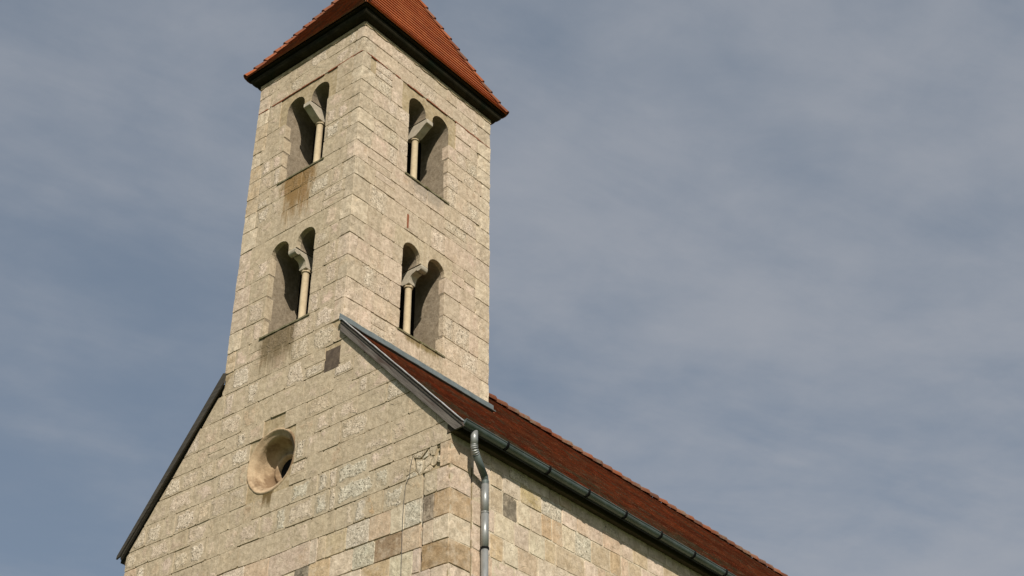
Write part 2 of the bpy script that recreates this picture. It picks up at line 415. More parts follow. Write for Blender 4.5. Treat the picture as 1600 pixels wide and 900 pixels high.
def quoin(x0, x1, y0, y1, z0, z1, mat, parent, color, pit=0.0, restkey='nave'):
    bm = bmesh.new()
    box(bm, x0, x1, y0, y1, z0, z1, .004)
    bmesh.ops.bevel(bm, geom=list(bm.edges), offset=.007, segments=1, affect='EDGES')
    bmesh.ops.subdivide_edges(bm, edges=[e for e in bm.edges if e.calc_length() > .12], cuts=3, use_grid_fill=True)
    lay = bm.verts.layers.float.new('edge'); ox, oy = rnd.uniform(-.006, .004), rnd.uniform(-.004, .006)
    for v in bm.verts:
        v[lay] = 1.0; s = mnoise.noise(v.co*9)*.011+ox
        corner = abs(v.co.x-x1) < .02 and abs(v.co.y-y0) < .02
        s2 = mnoise.noise(v.co*9+Vector((5, 0, 0)))*.011+oy
        if corner: ch = abs(mnoise.noise(v.co*13+Vector((1, 9, 0))))*.030; s -= ch; s2 += ch
        v.co += Vector((s, s2, mnoise.noise(v.co*7+Vector((0, 5, 5)))*.004))
    cx, cy2, cz = (x0+x1)/2, y0, (z0+z1)/2
    x, y = pix((cx, cy2, cz))
    if not (-20 < x < 1620 and -20 < y < 930):
        rest.setdefault((restkey, mat.name), []).append(bm); return
    o = obj('stone', bm, mat, parent); o.color = (*color, pit); counts[restkey] = counts.get(restkey, 0)+1
def course(z0, z1, u0, u1, fn, mat, parent, pal, wid=(.3, .6), explicit=None, colors=None, clips=(), gaps=(.003, .010), pit=.3, pitv=(.25, 1), restkey='nave', slots=(), jambs=(), wall='front'):
    """fills one course from u0 to u1; explicit = inner joints"""
    js = [u0]
    if explicit is not None:
        ex_ = [e for e in explicit if u0+.05 < e < u1-.05]
        while ex_ and ex_[0]-js[-1] > wid[1]*1.05:
            w_ = rnd.uniform(*wid)
            if ex_[0]-js[-1]-w_ < wid[0]*.7: w_ = (ex_[0]-js[-1])/2
            js.append(js[-1]+w_)
        js += ex_
    while True:
        rem = u1-js[-1]
        if rem <= wid[1]*1.05: break
        w_ = rnd.uniform(*wid)
        if rem-w_ < wid[0]*.7: w_ = rem/2
        js.append(js[-1]+w_)
    js.append(u1)
    for i in range(len(js)-1):
        a, b = js[i], js[i+1]
        gv, gh = gaps
        hz = gh*rnd.choice([.02, .05, .3, .7, 1.1, 1.5]); z1_ = z1-gh*rnd.choice([.02, .08, .2, .5])
        ga = gv/2; gb = gv/2
        for s_ in slots:
            if abs(a-s_) < .06: ga = .018
            if abs(b-s_) < .06: gb = b-1.950 if b > 1.95 else .02
        wz = lambda u_, z_: z_+.020*mnoise.noise(Vector((u_*1.1, z_*3.7, 4.2 if wall == 'front' else 9.1)))
        poly = [(a+ga, wz(a, z0)+hz), (b-gb, wz(b, z0)+hz), (b-gb, wz(b, z1)+z1_-z1), (a+ga, wz(a, z1)+z1_-z1+rnd.uniform(-.002, .002))]
        ok = True
        for cl in clips:
            poly = clip(poly, *cl)
            if len(poly) < 3: ok = False; break
        if not ok: continue
        col = None; pt = rnd.uniform(*pitv) if rnd.random() < pit else rnd.uniform(0, .12)
        if pal is PAL_GABLE or pal is PAL_TOWER:
            pass
        if colors:
            for (uc, c_) in colors:
                if a <= uc < b: col = tuple(x*rnd.uniform(.97, 1.03) for x in c_); pt = 0.1
                if a <= uc < b and c_ == GREY: pt = .8
        if col is None: col = pick(pal)
        dp = .06
        if (i == 0 and 'a' in jambs): dp = rnd.uniform(.09, .19); poly = [(max(p[0]-.006, p[0]) if p[0] > a+ga+.001 else p[0]-.006, p[1]) for p in poly]
        if (i == len(js)-2 and 'b' in jambs): dp = rnd.uniform(.09, .19); poly = [(p[0]+.006 if p[0] > b-gb-.001 else p[0], p[1]) for p in poly]
        if not jambs and not colors and len(poly) == 4 and b-a > .3 and z1-z0 > .33 and rnd.random() < .13:   # a block made of two thinner ones
            h_ = rnd.uniform(.4, .6); lo_ = [poly[0], poly[1], (poly[1][0], poly[1][1]+(poly[2][1]-poly[1][1])*h_-.003), (poly[0][0], poly[0][1]+(poly[3][1]-poly[0][1])*h_-.003)]
            up_ = [(lo_[3][0], lo_[3][1]+.006), (lo_[2][0], lo_[2][1]+.006), poly[2], poly[3]]
            stone(lo_, fn, mat, parent, col, pt, deep=dp, restkey=restkey)
            col = pick(pal); pt = rnd.uniform(.2, 1) if rnd.random() < .4 else .05; poly = up_
        stone(poly, fn, mat, parent, col, pt, deep=dp, proud=0, restkey=restkey)

# ================================================================== BELL TOWER
tower = empty('bell_tower', (-1.5, 1.92, 14.9))
tag(tower, 'square pale limestone bell tower with paired arched windows and red pyramid roof', 'bell tower')
# masonry core, hollow, with the window openings cut through
bm = bmesh.new(); g = .016
box(bm, -TW+g, -g, g, TD-g, 14.6, 22.12)
core = obj('wall', bm, M['core'], tower)
cut = []
b_ = bmesh.new(); box(b_, -TW+.76, -.76, .76, TD-.76, 15.2, 21.7); cut.append(b_)
for face, c, zs, spring, zp in WINS:
    b_ = bmesh.new(); prism(b_, win_outline(c, zs, spring, zp), FR if face == 'F' else SD(0), -.3, .9); cut.append(b_)
b_ = bmesh.new(); box(b_, -2.675, -2.645, -.2, .13, 20.2, 21.2); cut.append(b_)
b_ = bmesh.new(); box(b_, -.13, .2, 3.43, 3.462, 20.55, 21.6); cut.append(b_)
boolean(core, cut)
M['room_dark'] = simple('room_shade_paint', (.035, .028, .022, 1), (.055, .045, .035, 1), 3, .95)  # near-black colour paints the room's shade onto its inner walls
core.data.materials.append(M['plaster']); core.data.materials.append(M['room_dark'])
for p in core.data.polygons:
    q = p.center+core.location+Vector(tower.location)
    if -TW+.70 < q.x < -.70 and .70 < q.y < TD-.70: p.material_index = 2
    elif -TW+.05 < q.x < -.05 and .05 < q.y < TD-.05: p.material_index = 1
zlist = list(zip(ZT[1:], ZT[:-1]))
sfn = SD(0)
F_EXPL = {}
ql = [(.30, .22), (.46, .20), (.24, .36), (.40, .26), (.27, .40), (.44, .22), (.25, .34), (.34, .28)]
prev = None
for i, (z0, z1) in enumerate(zlist):
    tall = z1-z0 > .6
    subs = [(z0, z1)] if not tall else [(z0, z0+.36), (z0+.36, z1)]
    for si, (a0, a1) in enumerate(subs):
        q1, q2 = ql[(i*2+si) % len(ql)]
        q1 *= rnd.uniform(.9, 1.15); q2 *= rnd.uniform(.9, 1.15)
        ql1, ql2 = rnd.choice([(.24, .3), (.42, .3), (.33, .3)]); qr1, qr2 = rnd.choice([(.3, .26), (.3, .42), (.3, .32)])
        if i < 1: q1 = q2 = .22
        sl_, sr_ = 20.1 < a0 < 21.3, 20.5 < a0 < 21.6
        if sl_: ql1 = .338
        if sr_: qr2 = .40
        pq = (pick([PINK, PALE, (.52, .44, .34), (.47, .40, .31)]))
        h = .004
        # corner stones: front right, front left, back right
        quoin(-q1, .002, -.002, q2, a0+h, a1-h, M['stone_tower_side'], tower, pq, rnd.choice([0, .1, .3]), 'tower')
        quoin(-TW-.002, -TW+ql1, -.002, ql2, a0+h, a1-h, M['stone_tower_side'], tower, pick([PINK, TAN, PALE]), .1, 'tower')
        quoin(-qr1, .002, TD-qr2, TD+.002, a0+h, a1-h, M['stone_tower_side'], tower, pick([PINK, PALE, PALE, (.54, .45, .35)]), .1, 'tower')
        for face, fn, ua, ub, mat in (('F', FR, -TW+ql1+(.014 if sl_ else 0), -q1, M['stone_front']), ('S', sfn, q2, TD-qr2-(.016 if sr_ else 0), M['stone_tower_side'])):
            holes = []
            for (fc, c, zs, spring, zp) in WINS:
                if fc == face and a1 > zs+.1 and a0 < spring+.3: holes.append((c, spring, zp, zs))
            head = None
            for (c, spring, zp, zs) in holes:
                if a1 > spring+.05: head = (c, spring, zp)
            kw = dict(fn=fn, mat=mat, parent=tower, pal=PAL_TOWER, pit=.42 if face == 'F' else .30, restkey='tower', gaps=(.001, .009) if face == 'F' else (.003, .011))
            if tall:
                c = -1.5 if face == 'F' else 1.94
                if si == 1: continue
                # beside the arch heads, two ordinary courses each side
                for (b0, b1) in subs:
                    course(b0, b1, ua, c-.80, wid=(.3, .55), **kw)
                    course(b0, b1, c+.80, ub, wid=(.3, .55), **kw)
            if head and (tall or i == 10):
                c, spring, zp = head
                zb, zt_ = (z0, z1)
                # monolithic head stones, each with one arch cut in its underside
                for sgn in (-1, 1):
                    cc = c+sgn*WIN_C; rr = WIN_R-.004
                    out = c+sgn*.80; inn = c+sgn*.003
                    arc = [(cc-sgn*rr*math.cos(math.pi*k/12), spring+rr*math.sin(math.pi*k/12)) for k in range(13)]
                    poly = [(inn, zt_-.005), (inn, zp+.002), (cc-sgn*rr, zp+.002)]+arc+[(cc+sgn*rr, max(zb+.004, zb)), (out-sgn*.003, zb+.004), (out-sgn*.003, zt_-.005)]
                    if abs(zb-spring) < .05: poly = [(inn, zt_-.005), (inn, zp+.002), (cc-sgn*rr, zp+.002)]+arc+[(out-sgn*.003, spring), (out-sgn*.003, zt_-.005)]
                    stone(poly, fn, mat, tower, pick([(.49, .41, .29), (.52, .43, .31)]), .2, deep=.10, proud=0, concave=True, restkey='tower')
                if not tall:
                    course(a0, a1, ua, c-.80, wid=(.3, .6), **kw); course(a0, a1, c+.80, ub, wid=(.3, .6), **kw)
            elif holes and not tall:
                c = holes[0][0]
                course(a0, a1, ua, c-WIN_W, wid=(.26, .5), jambs='b', **kw)
                course(a0, a1, c+WIN_W, ub, wid=(.26, .5), jambs='a', **kw)
            elif not tall:
                course(a0, a1, ua, ub, wid=(.24, .66), **kw)
# windows: corbel, column, sill
for face, c, zs, spring, zp in WINS:
    fn = FR if face == 'F' else SD(0)
    wroot = empty('window', fn(c, zs, .38)); wroot.parent = tower; wroot.location = fn(c, zs, .38)-Vector(tower.location)
    upper = zs > 18
    zc = zp-.30
    bm = bmesh.new()
    if upper: prof = [(-.012, zp-.006), (-.012, zp-.105), (.05, zp-.125), (.20, zc+.055), (.29, zc), (.47, zc), (.56, zc+.055), (.71, zp-.125), (.765, zp-.105), (.765, zp-.006)]
    else:
        prof = [(-.012, zp-.006), (-.015, zp-.05)]
        for k in range(7): a = math.pi*k/6; prof.append((.055-.068*math.cos(a), zp-.06-.062*math.sin(a)))
        prof += [(.135, zp-.10), (.20, zp-.12)]
        for k in range(5): a = math.pi/2*k/4; prof.append((.20+.09*math.sin(a), zp-.12-.18*(1-math.cos(a))))
        prof += [(.47, zc), (.47+.09, zp-.12), (.765, zp-.10), (.765, zp-.006)]
    pf = (lambda a, b, d: fn(c+d, b, a))
    prism(bm, prof, pf, -.088, .088)
    bmesh.ops.bevel(bm, geom=[e for e in bm.edges if e.calc_length() > .15], offset=.008, segments=1, affect='EDGES')
    obj('corbel', bm, M['corbel'], wroot)
    bm = bmesh.new(); r0 = .070
    lathe(bm, [(r0+.02, zs+.0), (r0+.022, zs+.06), (r0+.004, zs+.09), (r0, zs+.13), (r0*.93, zc-.06), (r0*.94, zc-.055)], lambda x, y, h: fn(c+x, h, .38+y), 20)
    obj('column', bm, M['column'], wroot, smooth=True)
    bm = bmesh.new()
    lathe(bm, [(r0*.94, zc-.058), (r0*1.2, zc-.052), (r0*1.26, zc-.040), (r0*1.2, zc-.028), (r0*.98, zc-.022), (r0*1.12, zc-.012), (r0*1.2, zc+.004)], lambda x, y, h: fn(c+x, h, .38+y), 20)
    obj('capital_ring', bm, M['column'], wroot, smooth=True)
    bm = bmesh.new()
    n = 10
    for k in range(n):      # uneven front edge
        ua, ub = c-WIN_W-.05+k*(2*WIN_W+.10)/n, c-WIN_W-.05+(k+1)*(2*WIN_W+.10)/n
    pts = []
    for k in range(n+1):
        u = c-WIN_W-.05+k*(2*WIN_W+.10)/n; pts.append((u, -.012-rnd.uniform(0, .016)))
    pts += [(c+WIN_W+.05, .01), (c+WIN_W-.002, .01), (c+WIN_W-.002, .80), (c-WIN_W+.002, .80), (c-WIN_W+.002, .01), (c-WIN_W-.05, .01)]
    prism(bm, pts, lambda a, b, d: fn(a, d, b), zs-.028, zs+.006)
    o = obj('sill', bm, M['sill'], wroot)
# brick sliver between two stones on the side
bm = bmesh.new(); box(bm, -.03, .014, 1.422, 1.465, 17.78, 18.10, .003); obj('brick_chip', bm, M['brick'], tower)
# brown mortar band below the eaves (thin, ragged)
def ragged(u0, u1, fn, z, th, ripple=.02):
    bm = bmesh.new(); u = u0
    while u < u1:
        L = min(rnd.uniform(.06, .3), u1-u)
        if L < .02: break
        if rnd.random() < .85:
            h = th*rnd.uniform(.5, 1.2); zz = z+rnd.uniform(-.006, .006)
            prism(bm, [(u, zz-h*.3), (u+L*.5, zz-h*.5), (u+L, zz-h*.3), (u+L, zz+h*.3), (u+L*.4, zz+h*.5), (u, zz+h*.4)], fn, -.009, .02)
        u += L
    return bm
for fn, u0, u1 in ((FR, -2.98, -.02), (SD(0), .02, 3.82)):
    o = obj('brick_levelling', ragged(u0, u1, fn, 21.28, .030), M['brick'], tower); o['kind'] = 'stuff'
# mortar fillet under cornice
for fn, u0, u1 in ((FR, -3.0, 0.0), (SD(0), 0.0, 3.84)):
    bm = bmesh.new(); n = 34; pts = []
    for k in range(n+1): pts.append((u0+(u1-u0)*k/n, 21.995-rnd.uniform(0, .045)))
    pts += [(u1, 22.05), (u0, 22.05)]
    prism(bm, pts, fn, -.016, .03); obj('mortar_fillet', bm, M['core'], tower)
# cornice: convex quarter-round timber on all four sides, mitred
def ringsweep(prof, mat, name, parent, x0=-TW, x1=0, y0=0, y1=TD):
    bm = bmesh.new()
    rows = []
    for (o_, z) in prof:
        rows.append([bm.verts.new(p) for p in ((x0-o_, y0-o_, z), (x1+o_, y0-o_, z), (x1+o_, y1+o_, z), (x0-o_, y1+o_, z))])
    for A, B in zip(rows, rows[1:]+rows[:1]):
        for k in range(4): bm.faces.new((A[k], A[(k+1) % 4], B[(k+1) % 4], B[k]))
    return obj(name, bm, mat, parent)
prof = [(-.05, 22.045), (.010, 22.045), (.014, 22.06)]
for k in range(8):
    a = math.pi/2*k/7; prof.append((.03+.138*math.sin(a), 22.18-.12*math.cos(a)))
prof += [(.168, 22.20), (-.05, 22.20)]
ringsweep(prof, M['cornice'], 'cornice', tower)
# roof deck (pyramid with a slight kick at the eaves)
AP = Vector((-1.5, 1.92, 26.45)); EV = .235; EZ = 22.215
def roofpt(side, s, t):
    """side 0 front,1 right,2 back,3 left; s along eave 0..1; t up the slope 0..1"""
    cs = [(-TW-EV, -EV), (EV, -EV), (EV, TD+EV), (-TW-EV, TD+EV)]
    a, b = cs[side], cs[(side+1) % 4]
    e = Vector((a[0]+(b[0]-a[0])*s, a[1]+(b[1]-a[1])*s, 0)); c0 = Vector((AP.x, AP.y, 0))
    h = e.lerp(c0, t)
    kick = .10*max(0, 1-t/.14)**2
    z = EZ+(AP.z-EZ)*t
    return Vector((h.x, h.y, z+kick*.55))
bm = bmesh.new()
ts = [0, .03, .07, .11, .15, 1]
rows = []
for t in ts[:-1]: rows.append([bm.verts.new(roofpt(k, 0, t)-Vector((0, 0, .03))) for k in range(4)])
for A, B in zip(rows, rows[1:]):
    for k in range(4): bm.faces.new((A[k], A[(k+1) % 4], B[(k+1) % 4], B[k]))
tip = bm.verts.new(AP-Vector((0, 0, .03)))
for k in range(4): bm.faces.new((rows[-1][k], rows[-1][(k+1) % 4], tip))
bm.faces.new(rows[0][::-1])
obj('roof_deck', bm, M['cornice'], tower)
# tiles
def add_tile(bm, lay, p0, eu, ev, en, wd, ln, th, col, tip=True):
    """p0 lower-left corner, eu across, ev up slope, en normal"""
    k = len(bm.verts)
    prof = [(0, .0), (.25, -.012), (.75, -.012), (1, 0)] if tip else [(0, 0), (1, 0)]
    low = [(a*wd, b) for a, b in prof]
    bot = [p0+eu*a+ev*b for a, b in low]+[p0+eu*wd+ev*ln-en*th*1.2, p0+ev*ln-en*th*1.2]
    top = [p0+eu*a+ev*b+en*th for a, b in low]+[p0+eu*wd+ev*ln-en*th*.2, p0+ev*ln-en*th*.2]
    B = [bm.verts.new(p) for p in bot]; T = [bm.verts.new(p) for p in top]
    n = len(B)
    fs = [bm.faces.new(T), bm.faces.new(B[::-1])]
    for i in range(n): fs.append(bm.faces.new((B[i], B[(i+1) % n], T[(i+1) % n], T[i])))
    for f in fs:
        for lp in f.loops: lp[lay] = col
TCOL = [(.41, .118, .040), (.44, .130, .046), (.38, .105, .036), (.43, .135, .050), (.36, .098, .036), (.46, .142, .052)]
OCOL = [(.29, .102, .052), (.34, .112, .054), (.25, .092, .050), (.31, .130, .072), (.37, .128, .060), (.22, .105, .068)]
def jc(c, k): return tuple(x*k for x in c)+(1,)
for side in range(4):
    bm = bmesh.new(); lay = bm.loops.layers.float_color.new('tcol')
    nrow = 25
    slope = (roofpt(side, .5, 1)-roofpt(side, .5, 0)).length
    for r_ in range(nrow):
        t0 = r_/nrow*1.0
        a, b = roofpt(side, 0, t0), roofpt(side, 1, t0)
        L = (b-a).length
        if L < .12: break
        eu = (b-a).normalized()
        mid0, mid1 = roofpt(side, .5, t0), roofpt(side, .5, min(1, t0+1/nrow))
        ev = (mid1-mid0); step = ev.length; ev.normalize(); en = eu.cross(ev).normalized()
        if en.z < 0: en = -en
        wd = .165; off = (r_ % 2)*wd*.5
        x = -off
        while x < L:
            x0, x1 = max(x, 0), min(x+wd, L)
            if x1-x0 > .03:
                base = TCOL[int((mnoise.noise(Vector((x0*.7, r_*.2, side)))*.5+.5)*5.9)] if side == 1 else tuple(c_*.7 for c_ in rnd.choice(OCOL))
                k = rnd.uniform(.93, 1.06)
                lift = .010
                add_tile(bm, lay, a+eu*(x0+.002)+en*lift-ev*(.02+rnd.uniform(0, .006)), eu, ev, en, (x1-x0)-.0015, step*1.2, .027, jc(base, 1+(k-1)*.4 if side == 1 else k), side > 1)
            x += wd
    o = obj('roof_tiles', bm, M['tile'], tower, recalc=False); o['kind'] = 'stuff'
# hip tiles: one tapered half-round piece each
def cap_tile(p, q, r0, r1, col, nrm, name, parent, mat):
    bm = bmesh.new(); lay = bm.loops.layers.float_color.new('tcol')
    t = (q-p).normalized(); s = t.cross(nrm).normalized(); n = s.cross(t).normalized()
    if n.z < 0: n = -n
    rings = []
    for (pp, rr) in ((p, r0), (q, r1)):
        outer = [bm.verts.new(pp+s*rr*math.cos(a)+n*rr*math.sin(a)) for a in [math.pi*(-.08+1.16*k/8) for k in range(9)]]
        inner = [bm.verts.new(pp+s*(rr-.016)*math.cos(a)+n*(rr-.016)*math.sin(a)) for a in [math.pi*(-.08+1.16*k/8) for k in range(9)]]
        rings.append((outer, inner))
    (A, Ai), (B, Bi) = rings
    for i in range(8):
        bm.faces.new((A[i], A[i+1], B[i+1], B[i])); bm.faces.new((Ai[i+1], Ai[i], Bi[i], Bi[i+1]))
        bm.faces.new((A[i+1], A[i], Ai[i], Ai[i+1])); bm.faces.new((B[i], B[i+1], Bi[i+1], Bi[i]))
    bm.faces.new((A[0], B[0], Bi[0], Ai[0])); bm.faces.new((A[8], Ai[8], Bi[8], B[8]))
    for f in bm.faces:
        for lp in f.loops: lp[lay] = col
    return obj(name, bm, mat, parent, smooth=False)
for k in range(4):
    t = 0.0; i = 0
    L = (roofpt(k, 0, 1)-roofpt(k, 0, 0)).length
    n = 15
    for i in range(n):
        p = roofpt(k, 0, i/n); q = roofpt(k, 0, min(1, (i+1.12)/n))
        nr = Vector((p.x-AP.x, p.y-AP.y, 1.2)).normalized()
        lift = Vector((0, 0, .012))
        cap_tile(p+lift+nr*.018, q+lift-nr*.004, .078, .056, jc(rnd.choice(OCOL+TCOL[:1]), rnd.uniform(.6, .85)), nr, 'hip_tile', tower, M['tile'])

# ================================================================== NAVE
nave = empty('church_nave', (-1.3, 11.7, 0))
tag(nave, 'limestone church nave with round gable window, steep red tiled roof and zinc gutter', 'church')
bm = bmesh.new(); g = .016
wl = lambda x: roofL(x)-.28
wr = lambda x: roofR(x)-.24
prism(bm, [(NX0+g, 0), (NX1-.006, 0), (NX1-.006, wr(NX1)), (-.10, 14.75), (-.10, 14.78), (-TW, 14.78), (-TW, wl(-TW)), (NX0+g, wl(NX0))], FR, g, NL)
ncore = obj('wall', bm, M['core_light'], nave)
ncore.data.materials.append(M['core'])
cut = []
OC = (-1.5, 12.82)
b_ = bmesh.new(); lathe(b_, [(.565, -.2), (.565, .06), (.52, .12), (.50, .46), (.35, .54), (.27, .56), (.22, .58), (.20, 1.6)], lambda x, y, h: Vector((OC[0]+x, h, OC[1]+y)), 40); cut.append(b_)
b_ = bmesh.new(); box(b_, 1.948, 1.996, -.2, .20, 9.0, 11.45); cut.append(b_)
b_ = bmesh.new(); box(b_, 2.34, 2.7, .474, .512, 8.6, 11.56); cut.append(b_)
b_ = bmesh.new(); box(b_, 1.64, 2.40, -.1, .035, 11.455, 11.80); cut.append(b_)
b_ = bmesh.new(); lathe(b_, [(.11, -.1), (.10, .10), (.05, .17)], lambda x, y, h: Vector((2.31+x, h, 11.66+y)), 10); cut.append(b_)
b_ = bmesh.new(); box(b_, -.372, -.022, -.1, .05, 14.075, 14.50); cut.append(b_)
boolean(ncore, cut)
for p in ncore.data.polygons:          # front faces carry the tan mortar, side faces the pale pointing
    if p.normal.y < -.5: p.material_index = 1
# round window lining
bm = bmesh.new(); N = 40
pr_ = [(.575, -.001), (.552, .006), (.535, .035), (.49, .055), (.468, .07), (.455, .11), (.445, .27), (.41, .345), (.345, .385), (.29, .38), (.268, .355), (.246, .355), (.228, .385), (.205, .42), (.195, .50)]
lathe(bm, pr_+[(.64, .50), (.60, .02)], lambda x, y, h: Vector((OC[0]+x, h, OC[1]+y)), N, close=False)
ring0 = [v for v in bm.verts][:N]; ringL = [v for v in bm.verts][-N:]
for k in range(N): bm.faces.new((ringL[k], ringL[(k+1) % N], ring0[(k+1) % N], ring0[k]))
for v in bm.verts:
    v.co += Vector((mnoise.noise(v.co*5)*.006, mnoise.noise(v.co*5+Vector((3, 3, 3)))*.006, mnoise.noise(v.co*5+Vector((9, 1, 1)))*.006))
ocw = empty('round_window', (OC[0], 0, OC[1])); ocw.parent = nave; ocw.location = Vector((OC[0], 0, OC[1]))-Vector(nave.location)
obj('splay', bm, M['oculus'], ocw, smooth=True)
bm = bmesh.new(); lathe(bm, [(.20, .43), (.20, .445)], lambda x, y, h: Vector((OC[0]+x, h, OC[1]+y)), 24); obj('opening_dark', bm, M['band'], ocw)  # near-black disc stands in for the shade in the opening

# gable stones
LOWF = {   # inner joints and known colours of the lower courses, read off the photograph
 (11.83, 12.17): ([-.92, -.48, -.31, -.05, .12, .83, 1.35], [(-.7, GREY), (-.2, GREY), (.45, GREY)]),
 (11.43, 11.83): ([-1.6, -1.23, -.98, -.35, -.02, .13, .95, 1.62], [(-.2, GREY), (.5, GREY), (1.2, GREY), (-1.1, GREY)]),
 (11.045, 11.43): ([-1.5, -.78, -.38, .15, .56, .81, 1.17, 1.6, 1.98, 2.27], [(-.55, PINK), (-.1, TAN), (.35, PINK), (.7, GREY), (1.0, ORANGE), (1.4, GREY), (1.8, TAN), (2.1, PINK)]),
 (10.64, 11.045): ([-1.3, -.37, -.2, -.02, .42, .90, 1.34, 1.62, 1.98], [(-.3, PINK), (-.1, TAN), (.2, TAN), (.7, GREY), (1.1, TAN), (1.5, PALE), (1.8, GREY), (2.1, (.17, .135, .10))]),
 (10.26, 10.64): ([-1.2, -.68, -.36, .10, .59, 1.04, 1.58, 1.98, 2.2], [(-.9, PALE), (-.5, DARK), (-.1, ORANGE), (.3, PALE), (.8, GREY), (1.3, (.25, .155, .08)), (1.7, TAN), (2.1, PINK)]),
 (9.87, 10.26): ([-1.0, -.4, .2, .79, 1.36, 1.98], [(.5, PALE), (1.0, ORANGE), (1.6, PALE)]),
}
NQ = {(10.64, 11.045): ((.43, .30, .175), .30), (9.87, 10.26): (BROWN, .505), (10.26, 10.64): (PALE, .30), (11.045, 11.43): (PINK, .25), (11.43, 11.83): (TAN, .2)}
for z0, z1 in zip(ZN[1:], ZN[:-1]):
    key = (z0, z1)
    ex, colr = LOWF.get(key, (None, None))
    u0, u1 = NX0, NX1
    low = z1 < 12.5
    if z0 < 11.5:
        qc, qw = NQ.get(key, (pick(PAL_LOW), rnd.uniform(.3, .5)))
        qc = tuple(c_*rnd.uniform(.97, 1.03) for c_ in qc)
        quoin(NX1-qw, NX1+.003, -.003, .474, z0+.005, z1-.005, M['stone_side'], nave, qc, .1)
        quoin(NX0-.003, NX0+.35, -.003, .4, z0+.005, z1-.005, M['stone_side'], nave, pick(PAL_LOW), .2)
        u1 = NX1-qw; u0 = NX0+.35
    rkR = (-1.07, -1.0, 14.95-.215); rkL = (1.235, -1.0, 14.95+1.235*3-.24)
    pal = PAL_GABLE if z0 > 11.4 else PAL_LOW
    mat = M['stone_front'] if z0 > 11.0 else M['stone_side']
    # skip the round window: break the course around it and clip stones against the circle
    spans = [(u0, u1)]
    if z1 > OC[1]-.57 and z0 < OC[1]+.57:
        zc_ = min(max(OC[1], z0), z1); hw = math.sqrt(max(0, .575**2-(zc_-OC[1])**2))
        if hw > .15: spans = [(u0, OC[0]-hw), (OC[0]+hw, u1)]
    if abs(z0-14.12) < .01 or abs(z1-14.60) < .01: spans = [(u0, -.38), (-.015, u1)]
    if z0 == 11.43: spans = [(u0, 1.62), (2.40, u1)]
    if z0 > 14.5: spans = [(u0, u1)]
    for (a, b) in spans:
        # start where the rake cuts the course
        a2 = max(a, (z0-(14.95+1.235*3-.24))/1.235 if z0 > 12 else a)
        b2 = min(b, (14.735-z0)/1.07)
        if z0 >= 14.5: a2 = max(a2, -TW-.0); b2 = min(b2, 0.2)
        if b2-a2 < .08: continue
        if ex is None and z0 < 11.2: exs = None
        course(z0, z1, a2, b2, FR, mat, nave, pal, wid=(.24, .66) if z0 > 12 else (.22, .56), explicit=None if ex is None else [e for e in ex if a2 < e < b2], colors=colr,
               clips=[rkR, rkL], pit=.38 if z0 > 11.4 else .2, gaps=(.001, .008) if z0 > 11.4 else (.004, .011), slots=(1.98,) if z0 < 11.5 else ())
# dark square slab
bm = bmesh.new(); prism(bm, [(-.370, 14.085), (-.028, 14.075), (-.022, 14.49), (-.36, 14.50), (-.35, 14.33), (-.372, 14.29)], FR, -.006, .04)
obj('slab', bm, M['slate'], nave)
# nave side stones
NS = [11.95, 11.73, 11.43, 11.03, 10.66, 10.27, 9.87, 9.48, 9.10, 8.70, 8.32, 7.93, 7.55, 7.16, 6.75]
SEX = {
 (11.43, 11.73): ([.92, 1.2, 1.64, 2.16, 2.69], [(1.0, TAN), (1.4, PINK), (1.9, (.46, .36, .20)), (2.4, GREY)]),
 (11.03, 11.43): ([.92, 1.21, 1.56, 1.88, 2.16, 2.42, 2.70, 3.01, 3.45], [(1.05, (.50, .38, .27)), (1.4, DARK), (1.7, PALE), (2.0, PINK), (2.3, ORANGE), (2.55, ORANGE), (2.85, PALE), (3.2, GREY)]),
 (10.66, 11.03): ([.78, 1.02, 1.48, 1.84, 2.24, 2.5, 3.25], [(1.25, PALE), (1.6, PINK), (2.0, PALE), (2.37, TAN), (2.9, TAN)]),
 (10.27, 10.66): ([.92, 1.22, 1.57, 2.04, 2.83], [(1.05, ORANGE), (1.4, PALE), (1.8, TAN), (2.4, PALE)]),
}
f2 = SD(NX1)
for z0, z1 in zip(NS[1:], NS[:-1]):
    ex, colr = SEX.get((z0, z1), (None, None))
    course(z0, z1, .504, 9.0, f2, M['stone_side'], nave, PAL_SIDE+[ORANGE, TAN, TAN] if z0 < 11.5 else PAL_SIDE, wid=(.22, .55), explicit=ex, colors=colr, gaps=(.020, .013), pit=.2, pitv=(.3, .8))
# broken stone packed into the corner under the eaves: cracked pieces of uneven shape
seeds = [(rnd.uniform(1.60, 2.42), rnd.uniform(11.44, 11.83)) for _ in range(16)]
for a, (sx, sz) in enumerate(seeds):
    poly = [(1.60, 11.435), (2.42, 11.435), (2.42, 11.835), (1.60, 11.825)]
    for b, (ox, oz) in enumerate(seeds):
        if a == b: continue
        nx, nz = sx-ox, sz-oz; L = math.hypot(nx, nz)+1e-9; nx /= L; nz /= L
        poly = clip(poly, nx, nz, -(nx*(sx+ox)/2+nz*(sz+oz)/2)-rnd.choice([.001, .002, .006, .010]))
        if len(poly) < 3: break
    if len(poly) < 3: continue
    cx2 = sum(q[0] for q in poly)/len(poly); cz2 = sum(q[1] for q in poly)/len(poly)
    if (cx2-2.31)**2+(cz2-11.66)**2 < .006: continue
    stone(poly, FR, M['stone_front'], nave, pick([GREY, TAN, PALE, PALE]), rnd.choice([.1, .5, 1]), .004, .06, proud=rnd.uniform(-.012, .004), restkey='nave', jit=.006)
